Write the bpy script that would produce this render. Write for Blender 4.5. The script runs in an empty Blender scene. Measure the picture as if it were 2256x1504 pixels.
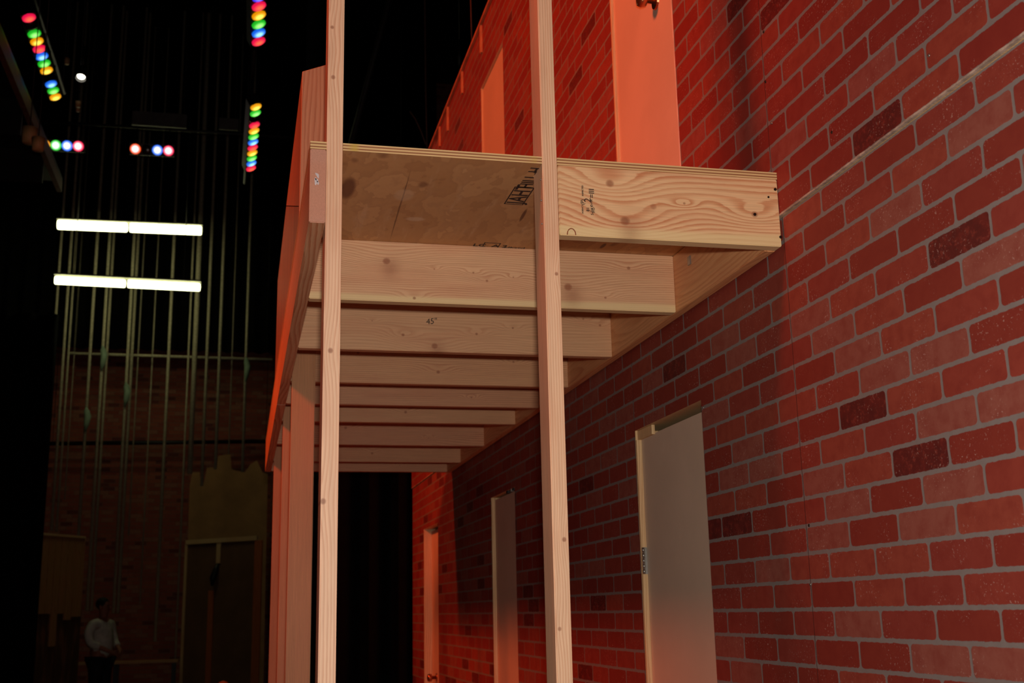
import bpy, bmesh, math, random
from mathutils import Vector, Matrix
random.seed(7)
IN = 0.0254
C = bpy.context.scene.collection
sc = bpy.context.scene

# ------------------------------------------------------------ camera
F_PX = 2554.0
R = Matrix(((0.97463494, 0.03079561, 0.22167174),
            (-0.22284955, 0.22476108, 0.94858871),
            (-0.02061081, -0.97392715, 0.22592279)))   # columns: right, down, forward
EYE = 58.0                                             # inches above the stage floor
cam_d = bpy.data.cameras.new('camera'); cam = bpy.data.objects.new('camera', cam_d); C.objects.link(cam)
r, d, f = (R.col[i].copy() for i in range(3))
m = Matrix((( r.x, -d.x, -f.x, 0), (r.y, -d.y, -f.y, 0), (r.z, -d.z, -f.z, EYE*IN), (0, 0, 0, 1)))
cam.matrix_world = m
cam_d.sensor_width = 36; cam_d.lens = F_PX/2256*36
cam_d.clip_start = 0.05; cam_d.clip_end = 200
cam_d.dof.use_dof = True; cam_d.dof.focus_distance = 2.95; cam_d.dof.aperture_fstop = 7.0
sc.camera = cam

# ------------------------------------------------------------ world and exposure
w = bpy.data.worlds.new('world'); sc.world = w; w.use_nodes = True
w.node_tree.nodes['Background'].inputs[0].default_value = (0.6, 0.35, 0.3, 1)
w.node_tree.nodes['Background'].inputs[1].default_value = 0.0006
sc.view_settings.view_transform = 'Standard'; sc.view_settings.look = 'None'
sc.view_settings.gamma = 1; sc.view_settings.exposure = 0.0
sc.view_settings.use_curve_mapping = False

# ------------------------------------------------------------ lamps
def lamp(kind, name, loc, color, power, target=None, size=.1, spot=60, blend=.5):
    l = bpy.data.lights.new(name, kind); l.color = color; l.energy = power
    if kind == 'AREA': l.size = size
    else: l.shadow_soft_size = size
    if kind == 'SPOT': l.spot_size = math.radians(spot); l.spot_blend = blend
    o = bpy.data.objects.new(name, l); C.objects.link(o)
    o.location = Vector(loc)*IN
    if target is not None:
        o.rotation_euler = (Vector(target)-Vector(loc)).to_track_quat('-Z', 'Y').to_euler()
    return o
# the photographer's flash, a little above the lens
lamp('SPOT', 'camera_flash', (0.5, -1.5, EYE+4.5), (1.0, .90, .79), 188, target=(30, 100, EYE+22), size=.03, spot=110, blend=.9)
# gelled stage lamps hung over the stage; the last is an added bounce helper
RED = (1.0, .125, .03)
lamp('SPOT', 'stage_lamp_near', (-215, 72, 282), RED, 2300, target=(52, 205, 172), size=.85, spot=52, blend=.65)
lamp('SPOT', 'stage_lamp_spill', (-215, 96, 282), RED, 190, target=(52, 130, 90), size=.40, spot=90, blend=1.0)
lamp('SPOT', 'stage_lamp_far', (-215, 330, 282), RED, 760, target=(52, 348, 80), size=.3, spot=44, blend=.8)
lamp('SPOT', 'floor_bounce_helper', (-120, 240, 300), RED, 900, target=(-20, 210, 0), size=.3, spot=34, blend=.8)  # added lamp: lights the floor so red bounces up under the deck

# ------------------------------------------------------------ projection helper (a point at a real distance)
def ray(px, py): return R @ Vector((px-1128, py-752, F_PX))
def atY(px, py, Y):
    v = ray(px, py); v = v*(Y/v.y); return Vector((v.x, v.y, v.z+EYE))
def atZ(px, py, Z):
    v = ray(px, py); v = v*((Z-EYE)/v.z); return Vector((v.x, v.y, v.z+EYE))
def atX(px, py, X):
    v = ray(px, py); v = v*(X/v.x); return Vector((v.x, v.y, v.z+EYE))

# ------------------------------------------------------------ node helpers
class NT:
    def __init__(s, name):
        s.m = bpy.data.materials.new(name); s.m.use_nodes = True
        s.t = s.m.node_tree; s.b = s.t.nodes['Principled BSDF']; s.t.nodes
    def n(s, typ, **kw):
        o = s.t.nodes.new(typ)
        for k, v in kw.items(): setattr(o, k, v)
        return o
    def l(s, a, b): s.t.links.new(a, b)
    def put(s, sock, v):
        if isinstance(v, (int, float)): sock.default_value = v
        elif isinstance(v, (tuple, list)): sock.default_value = v
        else: s.l(v, sock)
    def M(s, op, a, b=None, c=None, clamp=False):
        o = s.n('ShaderNodeMath', operation=op, use_clamp=clamp)
        s.put(o.inputs[0], a)
        if b is not None: s.put(o.inputs[1], b)
        if c is not None: s.put(o.inputs[2], c)
        return o.outputs[0]
    def mix(s, fac, a, b):
        o = s.n('ShaderNodeMix', data_type='RGBA')
        s.put(o.inputs[0], fac); s.put(o.inputs[6], a); s.put(o.inputs[7], b)
        return o.outputs[2]
    def comb(s, x, y, z):
        o = s.n('ShaderNodeCombineXYZ'); s.put(o.inputs[0], x); s.put(o.inputs[1], y); s.put(o.inputs[2], z); return o.outputs[0]
    def noise(s, vec, scale, detail=2, rough=.5, w=None):
        o = s.n('ShaderNodeTexNoise', noise_dimensions='3D'); s.put(o.inputs['Vector'], vec)
        o.inputs['Scale'].default_value = scale; o.inputs['Detail'].default_value = detail; o.inputs['Roughness'].default_value = rough
        return o.outputs[0]
    def rng(s, v, a, b, c=0., d=1.):
        o = s.n('ShaderNodeMapRange', interpolation_type='SMOOTHSTEP'); s.put(o.inputs[0], v)
        for i, q in enumerate((a, b, c, d)): o.inputs[i+1].default_value = q
        return o.outputs[0]
    def obj(s):
        o = s.n('ShaderNodeTexCoord'); x = s.n('ShaderNodeSeparateXYZ'); s.l(o.outputs['Object'], x.inputs[0]); return x.outputs
def lin(rgb):
    return tuple(((c/255+.055)/1.055)**2.4 if c > 10 else c/255/12.92 for c in rgb)+(1,)
def plain(name, rgb, rough=.6, metal=0., emit=0., spec=.5, var=.12, scale=8.):
    t = NT(name); col = lin(rgb)
    tc = t.n('ShaderNodeTexCoord')
    nz = t.noise(tc.outputs['Object'], scale, 4, .6)
    dk = tuple(c*(1-var*2) for c in col[:3])+(1,); lt = tuple(min(1, c*(1+var)) for c in col[:3])+(1,)
    c = t.mix(t.rng(nz, .3, .7), dk, lt)
    t.l(c, t.b.inputs['Base Color']); t.b.inputs['Roughness'].default_value = rough; t.b.inputs['Metallic'].default_value = metal
    t.b.inputs['Specular IOR Level'].default_value = spec
    return t.m

def wood(name, light=(226, 178, 132), dark=(190, 124, 82), axis='x', wide='z', pitch=.007, wave=.5, knots=(), sap=None, contrast=1., rough=.55, stretch=1., vary=True, kamp=3.4):
    """length along axis, broad face along wide; knots = (u, v, size, strength) in metres from the centre"""
    t = NT(name); o = t.obj(); ix = 'xyz'.index
    third = [c for c in 'xyz' if c not in (axis, wide)][0]
    u, v, w_ = o[ix(axis)], o[ix(wide)], o[ix(third)]
    if vary:
        rnd = t.n('ShaderNodeObjectInfo').outputs['Random']
        off = t.M('MULTIPLY', rnd, 37.)
    else: off = 3.1
    lowv = t.comb(t.M('MULTIPLY', u, .8/stretch), t.M('MULTIPLY_ADD', v, 5., off), t.M('MULTIPLY', w_, 5.))
    low = t.noise(lowv, 1.0, 2, .45)
    ph = t.M('ADD', t.M('MULTIPLY', v, 1/pitch), t.M('MULTIPLY', w_, .8/pitch))
    ph = t.M('MULTIPLY_ADD', low, wave*18, ph)
    coremask = None
    for (ku, kv, ks, st) in knots:
        du = t.M('DIVIDE', t.M('SUBTRACT', u, ku), ks*4.2); dv = t.M('DIVIDE', t.M('SUBTRACT', v, kv), ks*1.5)
        dd = t.M('ADD', t.M('MULTIPLY', du, du), t.M('MULTIPLY', dv, dv))
        ph = t.M('MULTIPLY_ADD', t.M('EXPONENT', t.M('MULTIPLY', dd, -1.)), st*kamp, ph)
        cu = t.M('DIVIDE', t.M('SUBTRACT', u, ku), ks*.44); cv = t.M('DIVIDE', t.M('SUBTRACT', v, kv), ks*.40)
        cd = t.M('ADD', t.M('MULTIPLY', cu, cu), t.M('MULTIPLY', cv, cv))
        cm = t.M('MULTIPLY', t.rng(cd, .1, 1.35, 1., 0.), min(.95, .45+.25*st))
        if st > 1.05:      # stained halo trailing from a big knot
            hu = t.M('DIVIDE', t.M('SUBTRACT', u, ku+ks*.35), ks*1.1); hv = t.M('DIVIDE', t.M('SUBTRACT', v, kv-ks*.7), ks*1.3)
            hm = t.M('MULTIPLY', t.M('EXPONENT', t.M('MULTIPLY', t.M('ADD', t.M('MULTIPLY', hu, hu), t.M('MULTIPLY', hv, hv)), -1.5)), .42)
            cm = t.M('MAXIMUM', cm, hm)
        coremask = cm if coremask is None else t.M('MAXIMUM', coremask, cm)
    fine = t.noise(t.comb(t.M('MULTIPLY', u, 6.), t.M('MULTIPLY_ADD', v, 60., off), t.M('MULTIPLY', w_, 60.)), 3., 4, .6)
    ph = t.M('MULTIPLY_ADD', fine, .4, ph)
    s = t.M('FRACT', ph)
    line = t.M('MULTIPLY', t.rng(s, .25, .88), t.rng(s, .9, 1., 1., 0.))
    amp = t.rng(t.noise(t.comb(t.M('MULTIPLY', u, 1.), t.M('MULTIPLY_ADD', v, 14., off), w_), 1.5, 2), .25, .75, .45, 1.)
    fac = t.M('MULTIPLY', t.M('MULTIPLY', line, amp), contrast, clamp=True)
    col = t.mix(fac, lin(light), lin(dark))
    fib = t.noise(t.comb(t.M('MULTIPLY', u, 5.), t.M('MULTIPLY_ADD', v, 260., off), t.M('MULTIPLY', w_, 260.)), 1., 3, .7)
    mm = t.n('ShaderNodeMix', data_type='RGBA', blend_type='MULTIPLY'); mm.inputs[0].default_value = 1
    g = t.rng(fib, .2, .8, .84, 1.08); gc = t.n('ShaderNodeCombineColor')
    for i in range(3): t.l(g, gc.inputs[i])
    t.l(col, mm.inputs[6]); t.l(gc.outputs[0], mm.inputs[7]); col = mm.outputs[2]
    patch = t.noise(t.comb(t.M('MULTIPLY', u, 1.5), t.M('MULTIPLY_ADD', v, 6., off), w_), 1.3, 3)
    col = t.mix(t.rng(patch, .45, .75, 0., .35), col, lin((205, 128, 92)))
    if sap is not None:                       # pale sapwood along one long edge: (edge position, direction)
        e, dr = sap
        wob = t.M('MULTIPLY_ADD', low, .03, e-.015)
        sf = t.rng(t.M('MULTIPLY', t.M('SUBTRACT', v, wob), dr), -.006, .008)
        col = t.mix(t.M('MULTIPLY', sf, .75), col, lin((238, 214, 160)))
    if coremask is not None:
        kn = t.noise(t.comb(t.M('MULTIPLY', u, 60.), t.M('MULTIPLY', v, 60.), w_), 2., 3)
        kc = t.mix(kn, lin((170, 95, 58)), lin((105, 52, 30)))
        col = t.mix(coremask, col, kc)
    t.l(col, t.b.inputs['Base Color']); t.b.inputs['Roughness'].default_value = rough
    bp = t.n('ShaderNodeBump'); bp.inputs['Strength'].default_value = .12; bp.inputs['Distance'].default_value = .001
    t.l(fac, bp.inputs['Height']); t.l(bp.outputs[0], t.b.inputs['Normal'])
    return t.m

def brickmat(name, y0, z0, bw=8*IN, bh=2.565*IN, base=(147, 63, 51), mort=(140, 130, 127), seam=48*IN, axis='y', gap=.0048, flip=0):
    t = NT(name); o = t.obj(); U = o['xyz'.index(axis)]; V = o[2]
    tc = t.comb(U, V, o[0] if axis == 'y' else o[1])
    wob = t.noise(tc, 22., 4, .65); wob2 = t.noise(tc, 60., 4, .7)
    u = t.M('MULTIPLY_ADD', t.M('SUBTRACT', wob, .5), .006, t.M('SUBTRACT', U, y0))
    v = t.M('MULTIPLY_ADD', t.M('SUBTRACT', wob2, .5), .0065, t.M('SUBTRACT', V, z0))
    row = t.M('FLOOR', t.M('DIVIDE', v, bh))
    odd = t.M('MODULO', t.M('ADD', t.M('ABSOLUTE', row), flip), 2.)
    us = t.M('MULTIPLY_ADD', odd, bw*.5, u)
    colm = t.M('FLOOR', t.M('DIVIDE', us, bw))
    fu = t.M('SUBTRACT', us, t.M('MULTIPLY', colm, bw)); fv = t.M('SUBTRACT', v, t.M('MULTIPLY', row, bh))
    rr = .009
    wn = t.n('ShaderNodeTexWhiteNoise', noise_dimensions='2D'); t.l(t.comb(colm, row, 0.), wn.inputs['Vector'])
    wn2 = t.n('ShaderNodeTexWhiteNoise', noise_dimensions='2D'); t.l(t.comb(t.M('ADD', colm, 71.3), row, 0.), wn2.inputs['Vector'])
    qx = t.M('SUBTRACT', t.M('ABSOLUTE', t.M('SUBTRACT', fu, bw/2)), bw/2-gap*.8-rr)
    qy = t.M('SUBTRACT', t.M('ABSOLUTE', t.M('SUBTRACT', fv, bh/2)), bh/2-gap-rr)
    mx = t.M('MAXIMUM', qx, 0.); my = t.M('MAXIMUM', qy, 0.)
    dist = t.M('SUBTRACT', t.M('SQRT', t.M('ADD', t.M('MULTIPLY', mx, mx), t.M('MULTIPLY', my, my))), rr)
    inb = t.rng(dist, -.0008, .0010, 1., 0.)
    cr = t.n('ShaderNodeValToRGB'); t.l(wn.outputs[0], cr.inputs[0]); e = cr.color_ramp; e.interpolation = 'CONSTANT'
    b = base
    cols = [(0., b), (.22, tuple(int(q*f2) for q, f2 in zip(b, (.93, .86, .86)))), (.45, tuple(min(255, int(q*f2)) for q, f2 in zip(b, (1.04, 1.14, 1.1)))),
            (.62, tuple(int(q*f2) for q, f2 in zip(b, (.97, .98, 1.)))), (.78, tuple(min(255, int(q*f2)) for q, f2 in zip(b, (1.02, 1.36, 1.45)))), (.935, tuple(int(q*f2) for q, f2 in zip(b, (.62, .54, .62))))]
    while len(e.elements) < len(cols): e.elements.new(.5)
    for el, (p, c) in zip(e.elements, cols): el.position = p; el.color = lin(c)
    cloud = t.noise(t.comb(t.M('MULTIPLY_ADD', wn2.outputs[0], 9., U), V, 0.), 26., 5, .65)
    cc = t.mix(t.rng(cloud, .35, .72, 0., .5), cr.outputs[0], lin(tuple(int(q*f2) for q, f2 in zip(b, (.86, .70, .74)))))
    isdark = t.M('GREATER_THAN', wn.outputs[0], .935)
    mott = t.M('MULTIPLY', t.rng(t.noise(tc, 70., 4, .7), .5, .68), t.M('MULTIPLY', isdark, .55))
    cc = t.mix(mott, cc, lin(b))
    spk = t.M('MULTIPLY', t.rng(t.noise(tc, 150., 3, .75), .60, .66), t.M('MULTIPLY', t.rng(t.noise(tc, 9., 2), .46, .62), .6))
    cc = t.mix(spk, cc, lin((196, 160, 150)))
    mc = t.mix(t.noise(tc, 40., 3), lin(tuple(int(q*.9) for q in mort)), lin(mort))
    col = t.mix(inb, mc, cc)
    if seam:
        sm = t.M('SUBTRACT', t.M('MODULO', t.M('ADD', t.M('SUBTRACT', U, y0), seam*20+seam/2), seam), seam/2)
        sl = t.rng(t.M('ABSOLUTE', sm), .0008, .0016, 1., 0.)
        col = t.mix(sl, col, lin((70, 40, 36)))
    t.l(col, t.b.inputs['Base Color']); t.b.inputs['Roughness'].default_value = .62
    t.b.inputs['Specular IOR Level'].default_value = .25
    bp = t.n('ShaderNodeBump'); bp.inputs['Strength'].default_value = .25; bp.inputs['Distance'].default_value = .0012
    t.l(inb, bp.inputs['Height']); t.l(bp.outputs[0], t.b.inputs['Normal'])
    return t.m

def plymat(name):
    t = NT(name); o = t.obj()
    v1 = t.comb(t.M('MULTIPLY', o[0], 1.6), t.M('MULTIPLY', o[1], .8), 0.)
    a = t.noise(v1, 4., 4, .6); b = t.noise(t.comb(t.M('MULTIPLY', o[0], 9.), t.M('MULTIPLY', o[1], 1.2), 0.), 3., 4, .6)
    ring = t.M('FRACT', t.M('MULTIPLY_ADD', a, 9., t.M('MULTIPLY', o[0], 6.)))
    c = t.mix(t.rng(a, .3, .7), lin((190, 138, 88)), lin((214, 164, 112)))
    c = t.mix(t.M('MULTIPLY', t.rng(ring, .3, .95), .35), c, lin((168, 118, 78)))
    c = t.mix(t.rng(b, .55, .75, 0., .35), c, lin((226, 188, 150)))
    spots = t.rng(t.noise(t.comb(t.M('MULTIPLY', o[0], 2.), o[1], 0.), 5.5, 2), .68, .76, 0., .6)
    c = t.mix(spots, c, lin((110, 62, 42)))
    def spot(px, py, ru, rv, amt, colr, px2=None, py2=None):
        nonlocal c
        p = atZ(px, py, 99.97); lx_, ly_ = (p.x-28.36)*IN, (p.y-149.72)*IN
        if px2 is not None:
            q = atZ(px2, py2, 99.97); dx, dy = (q.x-p.x)*IN, (q.y-p.y)*IN; L = math.hypot(dx, dy); dx /= L; dy /= L
            lx_ += dx*L/2; ly_ += dy*L/2; ru = L/2
        else: dx, dy = 1, 0
        ux = t.M('SUBTRACT', o[0], lx_); uy = t.M('SUBTRACT', o[1], ly_)
        wv = t.M('MULTIPLY', t.M('SUBTRACT', a, .5), .03 if px2 is None else .006)
        al = t.M('DIVIDE', t.M('ADD', t.M('MULTIPLY', ux, dx), t.M('MULTIPLY', uy, dy)), ru)
        ac = t.M('DIVIDE', t.M('ADD', wv, t.M('ADD', t.M('MULTIPLY', ux, -dy), t.M('MULTIPLY', uy, dx))), rv)
        dd = t.M('ADD', t.M('MULTIPLY', al, al), t.M('MULTIPLY', ac, ac))
        c = t.mix(t.M('MULTIPLY', t.rng(dd, .3, 1.1, 1., 0.), amt), c, lin(colr))
    spot(766, 415, .022, .09, .75, (96, 48, 34))
    spot(907, 368, 0, .0025, .7, (104, 64, 40), 858, 532)
    spot(1162, 458, 0, .006, .8, (92, 46, 28), 1144, 490)
    spot(1335, 535, 0, .008, .8, (80, 40, 24), 1322, 548)
    spot(915, 482, .03, .02, .6, (222, 190, 156)); spot(890, 430, .03, .05, .35, (222, 190, 156))
    t.l(c, t.b.inputs['Base Color']); t.b.inputs['Roughness'].default_value = .7
    return t.m
def plyedge(name):
    t = NT(name); o = t.obj()
    s = t.M('FRACT', t.M('MULTIPLY_ADD', t.noise(t.comb(o[0], o[1], 0.), 6., 2), .15, t.M('MULTIPLY', o[2], 1/(.75*IN/2.5))))
    c = t.mix(t.rng(s, .4, .6), lin((232, 196, 140)), lin((160, 108, 70)))
    st = t.rng(t.noise(t.comb(o[0], o[1], 0.), 9., 2), .62, .72, 0., .7)
    c = t.mix(st, c, lin((206, 176, 70)))
    t.l(c, t.b.inputs['Base Color']); t.b.inputs['Roughness'].default_value = .7
    return t.m
def glow(name, rgb, strength, hot=None, radius=.07):
    t = NT(name); o = t.obj()
    rr = t.M('SQRT', t.M('ADD', t.M('MULTIPLY', o[0], o[0]), t.M('MULTIPLY', o[1], o[1])))
    k = t.rng(rr, radius*.15, radius*.95, 1., 0.)
    c = t.mix(k, lin(rgb), lin(hot or rgb))
    t.l(c, t.b.inputs['Emission Color']); t.b.inputs['Base Color'].default_value = lin(tuple(int(q*.4) for q in rgb))
    t.put(t.b.inputs['Emission Strength'], t.M('MULTIPLY_ADD', k, strength*.8, strength*.7))
    return t.m

# ------------------------------------------------------------ mesh helpers (inches)
def tag(o, label=None, cat=None, group=None, kind=None):
    if label: o['label'] = label
    if cat: o['category'] = cat
    if group: o['group'] = group
    if kind: o['kind'] = kind
    return o
def empty(name, loc=(0, 0, 0), **kw):
    o = bpy.data.objects.new(name, None); o.empty_display_size = .1; C.objects.link(o); o.location = Vector(loc)*IN
    return tag(o, **kw)
def link(name, bm, mats, parent=None, origin=(0, 0, 0), smooth=False, **kw):
    me = bpy.data.meshes.new(name); bmesh.ops.recalc_face_normals(bm, faces=bm.faces); bm.to_mesh(me); bm.free()
    for mt in (mats if isinstance(mats, (list, tuple)) else [mats]): me.materials.append(mt)
    if smooth:
        for p in me.polygons: p.use_smooth = True
    o = bpy.data.objects.new(name, me); C.objects.link(o)
    o.location = Vector(origin)*IN
    if parent:
        o.parent = parent
        base = Vector((0, 0, 0)); q = parent
        while q: base += q.location; q = q.parent
        o.location -= base
    return tag(o, **kw)
def addbox(bm, a, b, mi=0):
    """box from corner a to corner b in inches (local)"""
    vs = [bm.verts.new(Vector((x, y, z))*IN) for x in (a[0], b[0]) for y in (a[1], b[1]) for z in (a[2], b[2])]
    fs = [(0, 1, 3, 2), (4, 6, 7, 5), (0, 4, 5, 1), (2, 3, 7, 6), (0, 2, 6, 4), (1, 5, 7, 3)]
    out = []
    for q in fs:
        fc = bm.faces.new([vs[i] for i in q]); fc.material_index = mi; out.append(fc)
    return vs, out
def box(name, a, b, mat, parent=None, bevel=.06, **kw):
    c = [(a[i]+b[i])/2 for i in range(3)]
    bm = bmesh.new(); addbox(bm, [a[i]-c[i] for i in range(3)], [b[i]-c[i] for i in range(3)])
    bmesh.ops.recalc_face_normals(bm, faces=bm.faces)
    if bevel: bmesh.ops.bevel(bm, geom=list(bm.edges), offset=bevel*IN, segments=2, affect='EDGES')
    return link(name, bm, mat, parent, c, **kw)
def tube(bm, pts, rad, seg=8, cap=True):
    rings = []
    for i, p in enumerate(pts):
        p = Vector(p); a = Vector(pts[max(0, i-1)]); b = Vector(pts[min(len(pts)-1, i+1)])
        t = (b-a).normalized(); ref = Vector((0, 0, 1)) if abs(t.z) < .9 else Vector((1, 0, 0))
        n1 = t.cross(ref).normalized(); n2 = t.cross(n1)
        rd = rad[i] if isinstance(rad, (list, tuple)) else rad
        rings.append([bm.verts.new((p+(n1*math.cos(2*math.pi*k/seg)+n2*math.sin(2*math.pi*k/seg))*rd)*IN) for k in range(seg)])
    for r0, r1 in zip(rings, rings[1:]):
        for k in range(seg): bm.faces.new((r0[k], r0[(k+1) % seg], r1[(k+1) % seg], r1[k]))
    if cap: bm.faces.new(rings[0]); bm.faces.new(rings[-1])
def tubeobj(name, pts, rad, mat, parent=None, seg=8, **kw):
    o0 = Vector(pts[0]); bm = bmesh.new(); tube(bm, [Vector(p)-o0 for p in pts], rad, seg)
    return link(name, bm, mat, parent, o0, smooth=True, **kw)
def textmesh(body, size, mat, name, parent, origin, right, up, off=.02, bold=0.0, **kw):
    cu = bpy.data.curves.new(name, 'FONT'); cu.body = body; cu.size = size*IN; cu.align_x = 'CENTER'; cu.align_y = 'CENTER'
    cu.extrude = .01*IN; cu.offset = bold*IN; cu.resolution_u = 3
    to = bpy.data.objects.new('tmp', cu); C.objects.link(to)
    dg = bpy.context.evaluated_depsgraph_get(); me = bpy.data.meshes.new_from_object(to.evaluated_get(dg))
    bpy.data.objects.remove(to); bpy.data.curves.remove(cu)
    rt = Vector(right).normalized(); u = Vector(up).normalized(); nn = rt.cross(u)
    M3 = Matrix((rt, u, nn)).transposed()
    for v in me.vertices: v.co = M3 @ v.co
    me.materials.clear(); me.materials.append(mat); me.name = name
    o = bpy.data.objects.new(name, me); C.objects.link(o); o.location = (Vector(origin)+nn*off)*IN
    if parent:
        o.parent = parent; base = Vector((0, 0, 0)); q = parent
        while q: base += q.location; q = q.parent
        o.location -= base
    return tag(o, **kw)

# ------------------------------------------------------------ materials
M_brickL = brickmat('printed_brick_lower', 101.8*IN, 96*IN, flip=1)
M_brickU = brickmat('printed_brick_upper', 102.9*IN, 96.15*IN, base=(148, 58, 47))
M_black = plain('black_velour', (14, 13, 14), .95, spec=.1)
M_floor = plain('worn_stage_floor', (150, 112, 86), .6)
M_dark = plain('black_paint', (16, 15, 15), .5)
M_steel = plain('galvanised_steel', (176, 176, 172), .3, .9)
M_door = plain('door_primer', (216, 194, 172), .6, var=.03, scale=3.)
M_jamb = wood('jamb_pine', (232, 200, 150), (205, 160, 110), axis='z', wide='y', pitch=.01)
M_ply = plymat('plywood_face'); M_plye = plyedge('plywood_edge')
M_ink = plain('black_ink', (48, 30, 26), .7)
M_pencil = plain('pencil_ink', (36, 26, 24), .7)
M_rope = plain('pale_rope', (196, 186, 158), .8, scale=30)
M_screw = plain('screw_head', (60, 46, 40), .4, .7)
LIGHT = (233, 184, 142); DK = (203, 132, 92)
def kn(Y, cx, cz, *ks):
    return [((atY(px, py, Y).x-cx)*IN, (atY(px, py, Y).z-cz)*IN, r_, st) for px, py, r_, st in ks]
M_postL = wood('post_fir_left', (248, 204, 170), (208, 140, 104), axis='z', wide='x', pitch=.0075, wave=.22, contrast=.7, kamp=1.3, vary=False, knots=[(c[1], c[0], c[2], c[3]) for c in kn(101.72, 7.26, 107, (728, 772, .016, 1.), (712, 1104, .017, 1.), (732, 60, .012, .8), (734, 170, .014, .8))])
M_postR = wood('post_fir_right', (248, 206, 170), (208, 142, 102), axis='z', wide='x', pitch=.0062, wave=.15, contrast=.7, kamp=1.3, vary=False, knots=[(c[1], c[0], c[2], c[3]) for c in kn(101.72, 27.88, 107, (1226, 603, .012, .9), (1243, 1188, .014, 1.), (1233, 1385, .012, .7))])
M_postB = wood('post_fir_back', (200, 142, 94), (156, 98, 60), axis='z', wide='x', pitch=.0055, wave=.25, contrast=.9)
M_rail = wood('rail_board', (200, 140, 105), (168, 98, 66), axis='z', wide='x', pitch=.012, wave=.5, contrast=.8)
M_rim = wood('rim_fir', LIGHT, (200, 122, 80), axis='y', wide='z', pitch=.012, wave=.5)
M_led = wood('ledger_fir', (232, 172, 118), (205, 130, 80), axis='y', wide='z', pitch=.02, wave=1.0, contrast=.7)
M_front = wood('front_rim_fir', (243, 200, 152), (208, 134, 88), axis='x', wide='z', pitch=.0145, wave=.11, contrast=1., vary=False,
               knots=kn(101.76, 40.2, 96.4, (1344, 404, .026, 1.0), (1378, 487, .034, 1.3), (1508, 448, .009, .6), (1663, 472, .022, .9), (1440, 455, .02, .0)), sap=(-.062, -1))
M_joist1 = wood('joist_fir_first', (230, 184, 142), (198, 136, 98), axis='x', wide='z', pitch=.0068, wave=.3, contrast=.85, vary=False,
               knots=kn(128.2, 28.5, 96.4, (852, 575, .030, 1.25), (913, 656, .012, 1.), (957, 592, .006, .6), (1043, 600, .008, .7), (1073, 618, .010, .8), (1131, 610, .006, .6), (1252, 632, .034, 1.2), (1385, 590, .014, .7), (1334, 655, .010, .7)), sap=(-.070, -1))
M_joist2 = wood('joist_fir_knotty', (226, 178, 134), (202, 142, 102), axis='x', wide='z', pitch=.0095, wave=.55, contrast=.65, vary=False,
                knots=kn(153.6, 28.5, 96.4, (888, 737, .014, .9), (958, 762, .030, 1.15), (1050, 735, .012, .8), (1130, 722, .010, .7), (1285, 702, .010, .6), (1322, 716, .012, .7), (820, 706, .006, .5)))
M_joist = wood('joist_fir', (224, 172, 126), (192, 128, 88), axis='x', wide='z', pitch=.0075, wave=.45, contrast=.8,
               knots=[(-.30, .03, .014, .9), (.02, -.04, .018, 1.), (.33, .01, .012, .8)])
M_joist3 = wood('joist_fir_pink', (222, 166, 124), (186, 118, 84), axis='x', wide='z', pitch=.009, wave=.6, contrast=.8,
               knots=[(-.20, .0, .02, 1.), (.16, .045, .012, .8), (.25, -.05, .008, 1.)])
M_end = wood('end_grain', (205, 150, 128), (178, 118, 98), axis='y', wide='z', pitch=.004, wave=.2, contrast=.6)

# ------------------------------------------------------------ the setting
WX = 52.0
box('floor', (-420, -80, -2), (420, 960, 0), M_floor, bevel=0, kind='structure')
box('ceiling', (-420, -80, 520), (420, 960, 524), M_dark, bevel=0, kind='structure')
M_backbrick = brickmat('old_brick_back', 0, 0, base=(160, 78, 58), mort=(126, 94, 78), seam=0, axis='x', bw=8.5*IN, bh=3*IN)
box('wall_back', (-420, 950, 0), (420, 960, 520), M_backbrick, bevel=0, kind='structure')
box('wall_left', (-420, -80, 0), (-410, 950, 520), M_dark, bevel=0, kind='structure')

def wallgrid(name, y0, y1, z0, z1, holes, x0, x1, mat, parent=None, **kw):
    ys = sorted({y0, y1} | {h[i] for h in holes for i in (0, 1)}); zs = sorted({z0, z1} | {h[i] for h in holes for i in (2, 3) if z0 < h[i] < z1} | {z0, z1})
    bm = bmesh.new(); cache = {}
    def V(x, y, z):
        k = (x, y, z)
        if k not in cache: cache[k] = bm.verts.new(Vector(k)*IN)
        return cache[k]
    solid = {}
    for i in range(len(ys)-1):
        for j in range(len(zs)-1):
            cy, cz = (ys[i]+ys[i+1])/2, (zs[j]+zs[j+1])/2
            solid[i, j] = not any(h[0] < cy < h[1] and h[2] < cz < h[3] for h in holes)
    for (i, j), s in solid.items():
        if not s: continue
        a, b, c, d_ = ys[i], ys[i+1], zs[j], zs[j+1]
        bm.faces.new((V(x0, a, c), V(x0, a, d_), V(x0, b, d_), V(x0, b, c)))
        bm.faces.new((V(x1, a, c), V(x1, b, c), V(x1, b, d_), V(x1, a, d_)))
        for (di, dj, q) in ((-1, 0, ((a, c), (a, d_))), (1, 0, ((b, c), (b, d_))), (0, -1, ((a, c), (b, c))), (0, 1, ((a, d_), (b, d_)))):
            if not solid.get((i+di, j+dj), False):
                (p, r_), (s_, t_) = q
                fc = bm.faces.new((V(x0, p, r_), V(x0, s_, t_), V(x1, s_, t_), V(x1, p, r_))); fc.material_index = 1
    me = bpy.data.meshes.new(name); bmesh.ops.recalc_face_normals(bm, faces=bm.faces); bm.to_mesh(me); bm.free()
    me.materials.append(mat); me.materials.append(M_jamb)
    o = bpy.data.objects.new(name, me); C.objects.link(o); o.parent = parent
    return tag(o, **kw)
LOW = [(125.7, 149.6, 0, 81.6), (222.9, 245.4, 0, 81.7), (315.9, 341.8, 0, 81.8)]
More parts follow.
